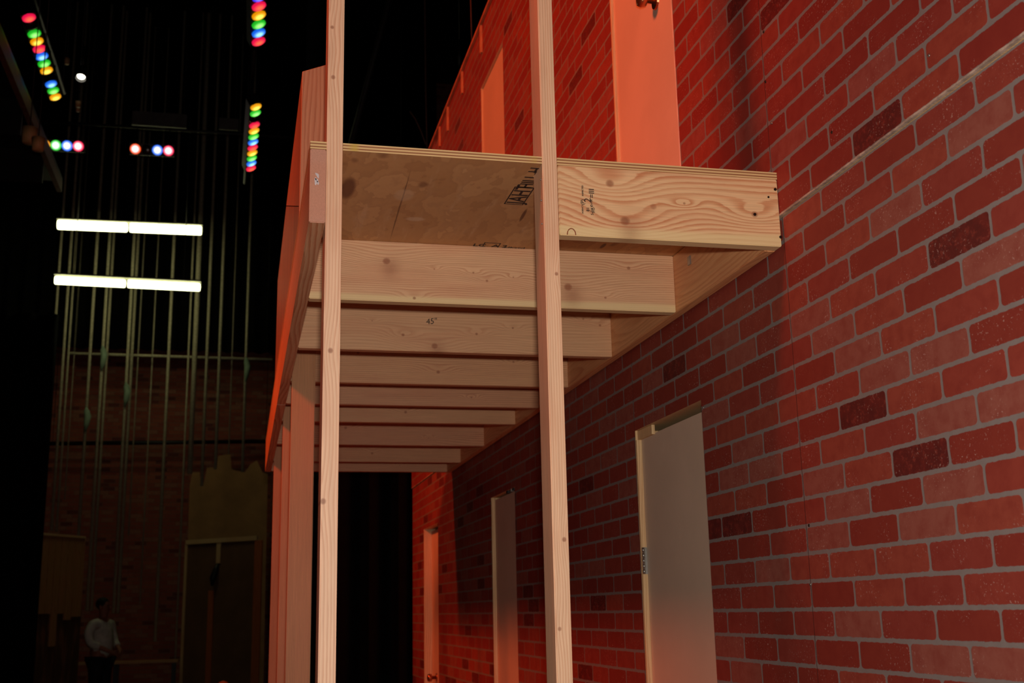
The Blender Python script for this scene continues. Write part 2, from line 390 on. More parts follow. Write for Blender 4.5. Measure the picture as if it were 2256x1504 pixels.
UP = [(127.0, 151.6, 101.0, 178.2), (224.3, 248.0, 101.0, 178.2)]
wall = wallgrid('wall_right', -70, 364.8, 0, 96.0, LOW, WX, WX+3.5, M_brickL, kind='structure')
upper = wallgrid('upper_panel', -70, 364.8, 96.15, 193.4, UP, WX-.28, WX+3.5, M_brickU, wall)
# torn pale paper edge along the panel joint
M_paper = plain('torn_paper_edge', (190, 168, 152), .8, var=.2, scale=40)
bm = bmesh.new(); N = 320
rnd = random.Random(3)
prev = None
for i in range(N+1):
    y = -60+i*(424.8/N); h = .15+rnd.uniform(-.07, .09)
    a = bm.verts.new(Vector((WX-.30, y, 96.12))*IN); b = bm.verts.new(Vector((WX-.30, y, 96.12+h))*IN)
    c = bm.verts.new(Vector((WX-.26, y, 96.12+h))*IN); e = bm.verts.new(Vector((WX+.02, y, 96.12))*IN)
    if prev:
        for k in range(3):
            bm.faces.new((prev[k], prev[k+1], (a, b, c, e)[k+1], (a, b, c, e)[k])) if k < 2 else None
        bm.faces.new((prev[3], prev[0], a, e))
    prev = (a, b, c, e)
me = bpy.data.meshes.new('trim_1'); bmesh.ops.recalc_face_normals(bm, faces=bm.faces); bm.to_mesh(me); bm.free(); me.materials.append(M_paper)
o = bpy.data.objects.new('trim_1', me); C.objects.link(o); o['kind'] = 'structure'
# edge strip and tabs on top of the wall
cap = box('trim_2', (WX-.9, -70, 193.4), (WX+3.5, 364.8, 194.2), plain('edge_timber', (200, 130, 90)), kind='structure')
for y, h in ((246, 7), (270.6, 6), (292.4, 7), (306, 6)):
    box('edge_tab', (WX-.75, y-.5, 193.3-h), (WX-.27, y+.5, 193.3), plain('tab_timber', (205, 140, 95)), wall, bevel=0)
def wscrew(x, y, z, shiny):
    bm = bmesh.new(); bmesh.ops.create_uvsphere(bm, u_segments=10, v_segments=6, radius=.15*IN)
    for v in bm.verts: v.co.x *= .45
    link('screw', bm, M_steel if shiny else M_screw, wall, (x, y, z), smooth=True)
for px, py, sh in ((1682, 70, 0), (1686, 180, 0), (1700, 271, 1), (1832, 291, 0), (2046, 122, 1)):
    p = atX(px, py, WX-.33); wscrew(p.x, p.y, p.z, sh)
for px, py, sh in ((1782, 1157, 0), (1785, 1287, 1), (1549, 898, 1)):
    p = atX(px, py, WX-.05); wscrew(p.x, p.y, p.z, sh)

# doors
def lever_knob(parent, x, y, z, mat):
    bm = bmesh.new(); tube(bm, [(0, 0, 0), (-.25, 0, 0)], [1.25, 1.15], 20); link('rose', bm, mat, parent, (x, y, z), smooth=False)
    bm = bmesh.new(); tube(bm, [(-.25, 0, 0), (-1.3, 0, 0), (-1.5, 0, 0), (-2.1, 0, 0), (-2.55, 0, 0), (-2.7, 0, 0)], [.45, .45, .95, 1.1, .9, .5], 20)
    link('knob', bm, mat, parent, (x, y, z), smooth=True)
M_brass = plain('knob_metal', (190, 120, 80), .25, .9)
def door(n, y0, y1, z0, z1, rec, x, gap=1.0):
    d_ = empty('door_%d' % n, (x+rec, (y0+y1)/2, z0), kind='structure')
    box('door_leaf', (x+rec, y0+.1, z0+.3), (x+rec+1.4, y1-.12, z1-gap), M_door, d_, bevel=.04)
    return d_
d1 = door(1, *LOW[0], .75, WX, 1.1)
box('corner_block', (WX+.3, 143.8, 80.3), (WX+.74, 149.58, 81.55), M_jamb, d1, bevel=.02)
box('jamb_strip', (WX+.02, 149.2, 0.3), (WX+.74, 149.58, 80.3), M_jamb, d1, bevel=.02)
for z in (64.1, 12., 74.5)[:1]:
    box('hinge_leaf', (WX+.05, 149.0, z-1.75), (WX+.72, 149.2, z+1.75), M_steel, d1, bevel=.03)
    bm = bmesh.new()
    for k in range(5): tube(bm, [(0, 0, -1.75+k*.7), (0, 0, -1.75+k*.7+.66)], .17, 10)
    link('hinge_knuckle', bm, M_steel, d1, (WX+.12, 148.8, z), smooth=True)
d2 = door(2, *LOW[1], .75, WX, .5)
for y in (224.2, 226.6, 229.6):
    box('latch_clip', (WX+.05, y, 81.2), (WX+.7, y+1.2, 81.68), M_dark if y != 226.6 else M_steel, d2, bevel=0)
box('jamb_strip', (WX+.02, 245.0, 0.3), (WX+.74, 245.38, 81.0), M_jamb, d2, bevel=.02)
d3 = door(3, *LOW[2], 2.3, WX, .6)
box('jamb_strip', (WX+.02, 341.2, 0.3), (WX+2.28, 341.78, 81.2), M_jamb, d3, bevel=.02)
lever_knob(d3, WX+2.3, 333.5, 40.2, M_brass)
box('latch_clip', (WX+.4, 316.6, 80.5), (WX+2.2, 319, 81.75), M_dark, d3, bevel=0)
d4 = door(4, *UP[0], .45, WX-.28, .3)
lever_knob(d4, WX+.17, 133.6, 137.6, M_brass)
box('door_edge', (WX-.27, 127.02, 101.3), (WX+.16, 127.4, 177.8), plain('white_edge', (236, 226, 216)), d4, bevel=0)
box('door_edge', (WX-.27, 151.2, 101.3), (WX+.16, 151.58, 177.8), M_jamb, d4, bevel=0)
d5 = door(5, *UP[1], .45, WX-.28, .3)

# ------------------------------------------------------------ the wooden balcony
Y0 = 101.76; ZB = 92.8; ZT = 99.95
bal = empty('wooden_balcony', (28, Y0, 0), label='raw fir balcony platform on tall studs against the printed brick wall', cat='balcony')
def end_board(name, a, b, mat, end=M_end):
    """beam along y whose sawn ends show end grain"""
    o = box(name, a, b, mat, bal, bevel=.08)
    o.data.materials.append(end)
    for p in o.data.polygons:
        if abs(p.normal.y) > .9: p.material_index = 1
    return o
rim1 = end_board('rim_beam', (5.04, Y0, ZB), (6.5, 197.7, ZT), M_rim)
end_board('rim_beam', (5.04, 197.85, ZB), (6.5, 293.8, ZT), M_rim)
# white paint dabs on the near end grain
bm = bmesh.new()
for (cx, cz, sx, sz, an) in ((5.72, 97.35, .12, .28, .5), (5.62, 96.75, .16, .32, -.1), (5.78, 96.62, .08, .2, .3), (5.58, 97.0, .07, .15, .2)):
    vs = []
    for k in range(12):
        a = 2*math.pi*k/12; rr = 1+.25*math.sin(3*a+cx*9)
        x = math.cos(a)*sx*rr; z = math.sin(a)*sz*rr
        vs.append(bm.verts.new(Vector((cx+x*math.cos(an)-z*math.sin(an), 0, cz+x*math.sin(an)+z*math.cos(an)))*IN))
    bm.faces.new(vs)
link('paint_dab', bm, plain('white_paint', (225, 215, 220), .5), rim1, (0, Y0-.04, 0))
led = box('ledger_board', (50.48, Y0+1.52, ZB), (51.7, 293.8, ZT), M_led, bal, bevel=.08)
box('bolt', (50.3, 122.5, 97.2), (50.48, 123.3, 98.3), M_steel, led, bevel=.05)
# joists
JY = [(128.2, M_joist1), (153.6, M_joist2), (176.8, M_joist), (196.1, M_joist3), (214.6, M_joist), (244.6, M_joist3), (272.8, M_joist), (291.9, M_joist3)]
joists = [box('joist', (6.52, y, ZB), (50.46, y+1.5, ZT), mt, bal, bevel=.08) for y, mt in JY]
front = box('front_beam', (28.68, Y0, ZB+.05), (52-.02-.3, Y0+1.5, ZT), M_front, bal, bevel=.08)
for px, py in ((1708, 417), (1720, 522), (1693, 434), (1663, 472)):
    p = atY(px, py, Y0-.02)
    bm = bmesh.new(); tube(bm, [(0, 0, 0), (0, -.05, 0)], .16 if px != 1693 else .11, 12); link('screw', bm, M_screw, front, (p.x, Y0, p.z))
# looped knot near the lower edge of the front beam
bm = bmesh.new(); tube(bm, [(.42*math.cos(a), -.01, .62*math.sin(a)) for a in [math.pi*k/12 for k in range(13)]], .055, 6)
p = atY(1259, 515, Y0); link('bark_loop', bm, plain('bark', (150, 82, 48)), front, (p.x, Y0, ZB+.12), smooth=True)
# plywood top: two sheets, with a notch for each front post
def sheet(name, x0, x1, y0, y1, notches=()):
    xs = sorted({x0, x1} | {q for n_ in notches for q in n_[:2]})
    bm = bmesh.new()
    top = []; ys = 3.52
    out = [(x0, y0)]
    for (a, b) in notches: out += [(a, y0), (a, y0+ys), (b, y0+ys), (b, y0)]
    out += [(x1, y0), (x1, y1), (x0, y1)]
    cx, cy = (x0+x1)/2, (y0+y1)/2
    lo = [bm.verts.new(Vector((x-cx, y-cy, 0))*IN) for x, y in out]; hi = [bm.verts.new(Vector((x-cx, y-cy, .72))*IN) for x, y in out]
    bm.faces.new(lo); bm.faces.new(hi)
    for i in range(len(out)):
        j = (i+1) % len(out); fc = bm.faces.new((lo[i], lo[j], hi[j], hi[i])); fc.material_index = 1
    return link(name, bm, [M_ply, M_plye], bal, (cx, cy, ZT+.02))
ply = sheet('plywood_sheet', 5.02, 51.7, Y0-.02, 197.7, notches=((6.52, 8.02), (27.12, 28.64)))
sheet('plywood_sheet', 5.02, 51.7, 197.8, 293.8)
# front posts (full height, running past the deck)
pl = box('front_post', (6.52, Y0-.04, 0), (8.0, Y0+3.46, 214), M_postL, bal, bevel=.1)
pr = box('front_post', (27.14, Y0-.04, 0), (28.62, Y0+3.46, 214), M_postR, bal, bevel=.1)
for px, py in ((1192, 395), (1194, 440), (1195, 492)):
    p = atX(px+.5, py, 27.13); bm = bmesh.new(); bmesh.ops.create_uvsphere(bm, u_segments=8, v_segments=6, radius=.09*IN); link('nail', bm, M_steel, pr, (27.1, Y0+.5, p.z))
# posts under the deck behind
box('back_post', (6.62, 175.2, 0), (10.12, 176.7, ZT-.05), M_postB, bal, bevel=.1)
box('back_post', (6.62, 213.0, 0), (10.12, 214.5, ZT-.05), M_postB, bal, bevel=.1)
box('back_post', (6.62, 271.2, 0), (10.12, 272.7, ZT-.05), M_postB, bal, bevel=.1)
# knee rail standing on the deck edge
ZD = ZT+.75
M_railS = wood('rail_side', (168, 120, 90), (140, 86, 60), axis='y', wide='z', pitch=.03, wave=.4, contrast=.5)
M_railK = wood('rail_side_knotty', (150, 104, 76), (112, 70, 50), axis='z', wide='y', pitch=.05, wave=.5, contrast=.7)
bm = bmesh.new(); prof = [(5.04, ZD, 0), (8.54, ZD, 0), (8.54, 119.6, 0), (5.04, 118.2, 0)]
c0 = (6.8, 123.5, 108)
lo = [bm.verts.new((Vector((x, 123.5, z))-Vector(c0))*IN) for x, z, _ in prof]; hi = [bm.verts.new((Vector((x, 125, z))-Vector(c0))*IN) for x, z, _ in prof]
bm.faces.new(lo); bm.faces.new(hi)
for i in range(4): bm.faces.new((lo[i], lo[(i+1) % 4], hi[(i+1) % 4], hi[i]))
bmesh.ops.recalc_face_normals(bm, faces=bm.faces); bmesh.ops.bevel(bm, geom=list(bm.edges), offset=.06*IN, segments=1, affect='EDGES')
link('railing_post', bm, M_rail, bal, c0)
def sideboard(name, pts, mat, x0=5.04, x1=5.75):
    cy = sum(p[0] for p in pts)/len(pts); cz = sum(p[1] for p in pts)/len(pts); bm = bmesh.new()
    a = [bm.verts.new(Vector((0, y-cy, z-cz))*IN) for y, z in pts]; b = [bm.verts.new(Vector((x1-x0, y-cy, z-cz))*IN) for y, z in pts]
    bm.faces.new(a); bm.faces.new(b)
    for i in range(len(pts)): bm.faces.new((a[i], a[(i+1) % len(pts)], b[(i+1) % len(pts)], b[i]))
    return link(name, bm, mat, bal, (x0, cy, cz))
sideboard('railing_panel', [(125.05, 102.6), (125.05, 118.2), (172, 119.3)], M_railS)
sideboard('railing_board', [(125.05, ZD), (125.05, 102.5), (172.1, 119.2), (214, 119.3), (216, ZD)], M_railK)

# writing on the timber
p = atY(1295, 441, Y0)
textmesh('2', .95, M_ink, 'grade_stamp', front, p, (0, 0, 1), (-1, 0, 0))
for (px, py, tx, sz) in ((1283.5, 420, 'INSPECTED', .22), (1283.5, 445, '(P)', .5), (1283.5, 461, 'AGENCY', .22), (1303.5, 426, '=III', .75), (1303, 447, 'D-FIR', .3), (1295.5, 461, '81', .45), (1304.5, 463, 'S-DRY', .36), (1308, 463, 'STD', .3)):
    textmesh(tx, sz, M_ink, 'grade_stamp', front, atY(px, py, Y0), (0, 0, 1), (-1, 0, 0), bold=.006)
textmesh('45"', 1.15, M_pencil, 'pencil_mark', joists[1], atY(951, 708, 153.6)+Vector((0, -.0, 0)), (1, 0, .12), (0, 0, 1))
def plystamp(tx, px, py, sz, **kw):
    p = atZ(px, py, ZT+.02); return textmesh(tx, sz, M_ink, 'ink_stamp', ply, p, (0, -1, 0), (-1, 0, 0), off=.02, **kw)
plystamp('JAHT', 1148, 428, 2.5, bold=.02)
plystamp('HILL-H', 1171, 392, 1.9, bold=.02)
plystamp('II-', 1188, 378, 1.2)
textmesh('LC  A 2', 1.3, M_ink, 'ink_stamp', ply, atZ(1080, 541, ZT+.02), (1, 0, 0), (0, -1, 0), bold=.02)
textmesh('Hhard', 1.0, M_ink, 'ink_stamp', ply, atZ(1133, 546, ZT+.02), (1, 0, 0), (0, -1, 0), bold=.02)
def inkbox(px0, py0, px1, py1):
    a = atZ(px0, py0, ZT); b = atZ(px1, py1, ZT); bm = bmesh.new(); t_ = .12
    x0, x1 = sorted((a.x, b.x)); y0, y1 = sorted((a.y, b.y)); cx, cy = (x0+x1)/2, (y0+y1)/2
    for (q, s_) in (((x0, y0), (x1, y0+t_)), ((x0, y1-t_), (x1, y1)), ((x0, y0), (x0+t_, y1)), ((x1-t_, y0), (x1, y1))):
        addbox(bm, (q[0]-cx, q[1]-cy, 0), (s_[0]-cx, s_[1]-cy, .02))
    link('ink_stamp', bm, M_ink, ply, (cx, cy, ZT-.005))
inkbox(1110, 449, 1178, 414); inkbox(1056, 552, 1104, 536)

# ------------------------------------------------------------ black curtains
def drape(name, x0, x1, y, z0, z1, label, folds=14, amp=3., group=None):
    bm = bmesh.new(); n = folds*10; rr = random.Random(hash(name) % 97 if False else int(x1)+folds)
    top = []; 
    ph = [rr.uniform(.7, 1.3) for _ in range(folds+2)]
    a = 0; cols = []
    for i in range(n+1):
        s = i/n; k = int(s*folds); a = s*folds*2*math.pi
        yy = amp*math.sin(a)*ph[k]; xx = x0+(x1-x0)*s
        cols.append([bm.verts.new(Vector((xx-(x0+x1)/2, yy*(1-.3*j/4), (z1-z0)*j/4))*IN) for j in range(5)])
    for c0, c1 in zip(cols, cols[1:]):
        for j in range(4): bm.faces.new((c0[j], c1[j], c1[j+1], c0[j+1]))
    o = link(name, bm, M_black, None, ((x0+x1)/2, y, z0), smooth=True, label=label, cat='curtain', group=group)
    sm = o.modifiers.new('thick', 'SOLIDIFY'); sm.thickness = .15*IN*2
    return o
lx = atY(95, 1100, 705).x
drape('stage_curtain', lx-190, lx, 715, 0, 236, 'black floor-length curtain hanging along the left side of the stage')
drape('stage_curtain', 29, 190, 415, 0, 186, 'black curtain hanging beyond the far end of the wooden balcony', folds=16)
drape('stage_curtain', -330, 150, 905, 258, 500, 'high black masking curtain across the top of the rear brick wall', folds=40)

# ------------------------------------------------------------ coloured strip lights
LC = {'r': ('red', (255, 20, 80), (255, 90, 60)), 'g': ('green', (30, 200, 40), (150, 255, 120)), 'y': ('amber', (255, 160, 0), (255, 235, 90)), 'b': ('blue', (20, 110, 255), (150, 220, 255)), 'v': ('violet', (60, 40, 255), (120, 120, 255)), 'o': ('orange', (255, 80, 0), (255, 220, 120))}
GM = {k: glow('lens_'+v[0], v[1], 1.15, v[2], .075) for k, v in LC.items()}
HOT = {k: glow('hot_lens_'+v[0], v[1], 1.5, (255, 255, 255), .078) for k, v in LC.items()}
M_off = plain('dark_lens', (40, 28, 30), .2)
def striplight(pts, seq, normal, label, rad=2.9, hot=False, group='coloured strip lights'):
    """pts: lens centres in inches; seq: colour letters ('-' = unlit)"""
    nrm = Vector(normal).normalized(); a, b = Vector(pts[0]), Vector(pts[-1]); ax = (b-a).normalized()
    side = ax.cross(nrm).normalized(); base = (a+b)/2
    root = empty('strip_light', base-nrm*4, label=label, cat='stage light', group=group)
    bm = bmesh.new()
    L = (b-a).length/2+rad+.28
    for s in (0,):
        vs = []
        prof = [(-rad-.4, -.9), (-rad-.4, -6), (-rad*.6, -8), (rad*.6, -8), (rad+.4, -6), (rad+.4, -.9)]
        r0 = [bm.verts.new((-ax*L+side*p+nrm*q)*IN) for p, q in prof]; r1 = [bm.verts.new((ax*L+side*p+nrm*q)*IN) for p, q in prof]
        for i in range(6): bm.faces.new((r0[i], r0[(i+1) % 6], r1[(i+1) % 6], r1[i]))
        bm.faces.new(r0); bm.faces.new(r1)
    link('housing', bm, M_dark, root, base)
    M3 = Matrix((ax, nrm.cross(ax), nrm)).transposed()
    for p, c in zip(pts, seq):
        bm = bmesh.new(); n = 24
        cen = bm.verts.new((0, 0, .35*IN)); rings = []
        for (rd, h) in ((.55, .25), (.88, 0), (1.0, -.25), (1.0, -.9)):
            rings.append([bm.verts.new((math.cos(2*math.pi*k/n)*rd*rad*IN, math.sin(2*math.pi*k/n)*rd*rad*IN, h*IN)) for k in range(n)])
        for k in range(n):
            bm.faces.new((cen, rings[0][k], rings[0][(k+1) % n]))
            for q0, q1 in zip(rings, rings[1:]): bm.faces.new((q0[k], q1[k], q1[(k+1) % n], q0[(k+1) % n]))
        mt = M_off if c == '-' else (HOT if hot else GM)[c]
        o = link('lens', bm, mt, root, p, smooth=True, label=None if c == '-' else LC[c][0]+' glowing lens')
        o.rotation_euler = M3.to_euler()
    # yoke arms up to the batten
    for s in (-.75, .75):
        q = base+ax*L*s-nrm*6
        tubeobj('hanger', [q, (q.x, q.y, q.z+13)], .5, M_dark, root)
    return root
def lensline(p0, p1, n, Y_0, Y_1, z=None):
    a = atY(*p0, Y_0); b = atY(*p1, Y_1); return [a.lerp(b, i/(n-1)) for i in range(n)]
NR = (.34, -.42, -.84)
rowA = lensline((65, 42), (123, 216), 12, 471, 540)
striplight(rowA[:8], 'r-gyrbgy', NR, 'coloured strip light row nearest the top left corner, red lens first', 2.75)
striplight(rowA[9:], 'bgy', NR, 'short blue, green and amber end of the upper left strip light', 2.6)
rowB = lensline((572, -4), (571, 94), 6, 401, 433)
striplight(rowB, 'vrygbr', NR, 'coloured strip light at the top edge, left of the near stud, ending in red', 2.75)
rowC = lensline((565, 238), (554, 373), 12, 486, 552)
striplight(rowC, 'yg-rygbrygbr', NR, 'long coloured strip light hanging below, pointing at the balcony railing', 2.45)
rowD = lensline((98, 319), (172, 322), 4, 640, 640)
striplight(rowD, 'ygbr', (.0, -.93, -.35), 'strip light facing the camera with green, blue and red lamps', 2.9, True)
rowE = lensline((298, 328), (371, 332), 4, 640, 640)
striplight(rowE, 'o-br', (.0, -.93, -.35), 'strip light facing the camera with orange, blue and red lamps and one unlit', 2.9, True)
# battens the lights hang from
def batten(p, q, rad, label, mat=M_dark, cables=True):
    root = tubeobj('pipe_batten', [p, q], rad, mat, label=label, cat='pipe')
    if cables:
        for s_ in (.03, .97):
            c = Vector(p).lerp(Vector(q), s_); tubeobj('suspension_cable', [c+Vector((0, 0, rad*.9)), (c.x, c.y, 519.9)], .2, M_dark, root, seg=6)
    return root
def rowpipe(row, ext0, ext1, label):
    nrm = Vector(NR).normalized(); d_ = (row[-1]-row[0]).normalized(); o_ = -nrm*6
    up = Vector((o_.x, o_.y, o_.z+13.88))
    return batten(row[0]-d_*ext0+up, row[-1]+d_*ext1+up, .9, label)
rowpipe(rowA, 90, 30, 'dark pipe above the upper left strip lights')
rowpipe(rowB, 100, 18, 'dark pipe above the strip light at the top edge')
rowpipe(rowC, 18, 60, 'dark pipe above the lower hanging strip light')
batten(rowD[0]+Vector((-40, 5.58, 15.98)), rowE[-1]+Vector((140, 5.58, 15.98)), .9, 'dark pipe carrying the camera-facing strip lights')

# ------------------------------------------------------------ fluorescent fixtures
t = NT('fluorescent_tube'); t.b.inputs['Emission Color'].default_value = lin((255, 255, 190)); t.b.inputs['Emission Strength'].default_value = 6.0
M_tube = t.m
def fluor(px0, py0, px1, py1, label, ht=3.4, Y=790):
    a = atY(px0, py0, Y); b = atY(px1, py1, Y)
    root = empty('fluorescent_fixture', (a+b)/2+Vector((0, 3, 4)), label=label, cat='light fixture', group='rear fluorescent fixtures')
    for s, e in ((0, .478), (.496, 1)):
        p, q = a.lerp(b, s), a.lerp(b, e); bm = bmesh.new()
        c = (p+q)/2; dx = (q-p)/2
        tube(bm, [-dx, -dx*.97, dx*.97, dx], [ht*.45, ht*.5, ht*.5, ht*.4], 12)
        link('tube', bm, M_tube, root, c, smooth=True)
    dx = (b-a)/2; c = (a+b)/2; bm = bmesh.new()
    prof = [(8.0, 2.2), (8.4, 2.2), (8.4, 4.4), (-4.5, 4.4), (-4.5, 3.3), (8.0, 3.3)]  # wide hood with rear lip, added to keep light off the upper ropes
    r0 = [bm.verts.new((-dx*1.01+Vector((0, y, z)))*IN) for y, z in prof]; r1 = [bm.verts.new((dx*1.01+Vector((0, y, z)))*IN) for y, z in prof]
    for i in range(6): bm.faces.new((r0[i], r0[(i+1) % 6], r1[(i+1) % 6], r1[i]))
    bm.faces.new(r0); bm.faces.new(r1)
    link('housing', bm, plain('fixture_enamel', (120, 120, 110)), root, c+Vector((0, 1.6, 0)))
    for s in (.12, .88):
        q = a.lerp(b, s); tubeobj('hanger', [q+Vector((0, 3, 4.3)), (q.x, q.y+3, 519.9)], .25, M_dark, root)
fluor(127, 495, 444, 508, 'upper of two rows of lit fluorescent tubes at the rear', 6.4)
fluor(121, 617, 441, 633, 'lower of two rows of lit fluorescent tubes at the rear', 5.4, 772)

# ------------------------------------------------------------ hanging ropes at the rear
ropes = [(110, 1000, .9), (133, 1168, 1.0), (144, 1170, .8), (157, 1100, .45), (192, 1190, 1.1), (220, 1345, 1.1), (229, 1345, 1.0), (276, 1350, 1.1), (285, 1350, 1.1), (299, 1180, .5),
         (331, 1330, .55), (367, 1413, 1.1), (425, 1043, 1.8), (452, 1070, 1.1), (480, 1033, 1.1), (539, 1039, 1.0), (411, 1504, .7), (508, 1000, .5)]
pos = ['farthest left', 'second from the left', 'just right of the second', 'faint and thin, fourth from the left', 'fifth from the left, beside a dark tie', 'left one of the close pair', 'right one of the close pair', 'left of the pair holding a pale cloth',
       'right of the pair holding a pale cloth', 'faint, right of the cloth', 'faint, under the middle of the tubes', 'long and bright, reaching below the others', 'thickest, ending above the brown flat', 'short, ending above the brown flat', 'ending highest above the brown flat', 'rightmost, beside the balcony', 'thin, running down the edge of the brown flat', 'faint, between the two right-hand ones']
for (px, yb, rad), ps in zip(ropes, pos):
    Y = (868 if px in (229, 285, 144) else 860) if rad > .6 else 890
    a = atY(px, 880, Y); zb = max(1.0, atY(px-(yb-880)*.06, yb, Y).z)
    root = tubeobj('hanging_rope', [(a.x, Y, 519.9), (a.x, Y, zb)], rad, M_rope, label='pale rope hanging before the rear wall, '+ps, cat='rope', group='ropes hanging at the rear', seg=8)
    if px in (276, 192, 220, 539):
        zz = {276: atY(285, 870, Y).z, 192: atY(200, 925, Y).z, 220: atY(235, 790, Y).z, 539: atY(544, 815, Y).z}[px]
        bm = bmesh.new(); tube(bm, [(0, -1.5, 9), (.5, -1.6, 6), (1.5, -1.5, 2), (.8, -1.5, -4), (.2, -1.5, -9)], [.4, 2., 2.4, 1.8, .6], 9)
        link('tied_cloth', bm, plain('grey_green_cloth', (130, 150, 130), .9), root, (a.x, Y-1, zz), smooth=True)
batten(atY(150, 778, 876), atY(600, 792, 876), 1.1, 'horizontal grey pipe crossing the hanging ropes', M_rope)
batten(atY(100, 977, 930), atY(600, 972, 930), 1.6, 'dark horizontal conduit low on the rear brick wall', M_dark)

# ------------------------------------------------------------ high rigging seen dimly
bm = bmesh.new()
gp = atX(8, 100, -100); ge = atX(136, 425, -100)
M_gal = plain('gallery_timber', (120, 70, 50), .6)
gal = empty('fly_gallery', (-106, (gp.y+ge.y)/2, gp.z), label='dark fly gallery edge running back at the upper left', cat='gallery')
box('edge_beam', (-102.5, gp.y-60, gp.z-3), (-100, ge.y, gp.z+3), M_gal, gal)
box('walkway', (-190, gp.y-60, gp.z+3.05), (-100, ge.y, gp.z+5), M_dark, gal)
for yy in (gp.y-50, gp.y+50, ge.y-10):
    tubeobj('hanger_rod', [(-150, yy+1, gp.z+5), (-150, yy+1, 519.9)], .4, M_dark, gal)
for yy in range(int(gp.y), int(ge.y), 60): box('bracket', (-189, yy, gp.z-14), (-102.6, yy+2, gp.z+3), M_dark, gal)
# ducts and grey boards high on the rear wall
for (x0, y0, x1, y1, Y, lab) in ((290, 252, 412, 274, 700, 'long pale grey board high behind the strip lights'), (482, 262, 526, 284, 700, 'short pale grey board high beside the hanging strip light')):
    a = atY(x0, y1, Y); b = atY(x1, y0, Y); o = box('grey_board', (a.x, Y, a.z), (b.x, Y+1.5, b.z), plain('grey_board_paint', (96, 92, 90)), label=lab, cat='board')
    for x_ in (a.x+2, b.x-2): tubeobj('hanging_wire', [(x_, Y+.75, b.z), (x_, Y+.75, 519.9)], .15, M_dark, o)
def rope(pts, rad, label):
    return tubeobj('rope', pts, rad, plain('dark_rope', (84, 52, 42)), label=label, cat='rope')
q0 = atY(936, 0, 400); rope([(q0.x, 400, 519.9), q0, atY(938, 200, 400), atY(941, 325, 400), (atY(941, 325, 400).x, 400, .1)], .28, 'dark rope hanging straight down behind the plywood edge')
rope([atY(903, 245, 398), atY(915, 262, 398), atY(928, 290, 398), atY(938, 318, 398)], .25, 'short curved rope beside the straight dark rope')
q0 = atY(1037, 0, 300); rope([(q0.x, 300, 519.9), q0, atY(1040, 100, 300)], .2, 'thin reddish rope ending just above the brick wall top')
beam = empty('steel_column', atY(700, 330, 760), label='dark grey steel column rising behind the near stud', cat='column')
a = atY(675, 100, 760); b = atY(716, 100, 760)
box('flange', (a.x, 756, 0), (b.x, 757, 519), plain('column_paint', (40, 40, 44)), beam); box('web', ((a.x+b.x)/2-.5, 757, 0), ((a.x+b.x)/2+.5, 766, 519), M_dark, beam); box('flange', (a.x, 766, 0), (b.x, 767, 519), M_dark, beam)
q0, q1 = atY(858, 0, 600), atY(770, 330, 600); d_ = (q0-q1); tubeobj('diagonal_brace', [q1+d_*((519.5-q1.z)/d_.z), q1], 1.6, plain('brace_paint', (44, 38, 34)), label='dark diagonal steel brace between the two front studs, high up', cat='brace')
# white spot lamps
t = NT('lamp_white_glow'); t.b.inputs['Emission Color'].default_value = lin((255, 246, 225)); t.b.inputs['Emission Strength'].default_value = 5
M_w = t.m
def spotcan(p, rad, label, down=(0, -.5, -.85)):
    dn = Vector(down).normalized(); root = empty('spotlight', p, label=label, cat='spotlight')
    bm = bmesh.new(); tube(bm, [-dn*10, -dn*7, -dn*2, Vector((0, 0, 0))], [rad*.6, rad, rad*1.05, rad*1.1], 16, cap=False); o = link('housing', bm, M_dark, root, p, smooth=True)
    bm = bmesh.new(); tube(bm, [-dn*1.6, -dn*1.2], [rad*.9, rad*.7], 16); link('lens', bm, M_w, root, p)
    q_ = Vector(p)-dn*8; tubeobj('clamp', [q_, q_+Vector((0, 0, 12))], .6, M_dark, root); tubeobj('suspension_cable', [q_+Vector((0, 0, 12)), (q_.x, q_.y, 519.9)], .2, M_dark, root, seg=6)
spotcan(atY(178, 172, 560), 2.2, 'white glowing spotlight below the upper left strip light')
spotcan(atY(1017, 170, 430), .75, 'tiny white light beyond the top edge of the brick wall')
for (px, py, sx) in ((65, 299, 3.0), (84, 318, 2.4), (172, 230, 1.4), (172, 241, 1.2), (147, 135, 1.6)):
    p = atY(px, py, {299: 440, 318: 425, 230: 566, 241: 580, 135: 600}[py]); bm = bmesh.new(); tube(bm, [(0, 0, -sx), (0, 0, sx)], [sx*.8, sx], 14)
    cn = empty('par_can', p, label={65: 'beige lamp can left of the gallery edge', 84: 'brown lamp can crossing the gallery edge', 172: 'small amber clamp below the white spotlight' if py == 230 else 'smallest amber clamp below the white spotlight', 147: 'dim brass lamp can right of the upper left strip light'}[px], cat='lamp')
    link('can', bm, plain('beige_enamel', (190, 150, 100)), cn, p, smooth=True)
    tubeobj('yoke', [p+Vector((0, 0, sx)), (p.x, p.y, 519.9)], .2, M_dark, cn)

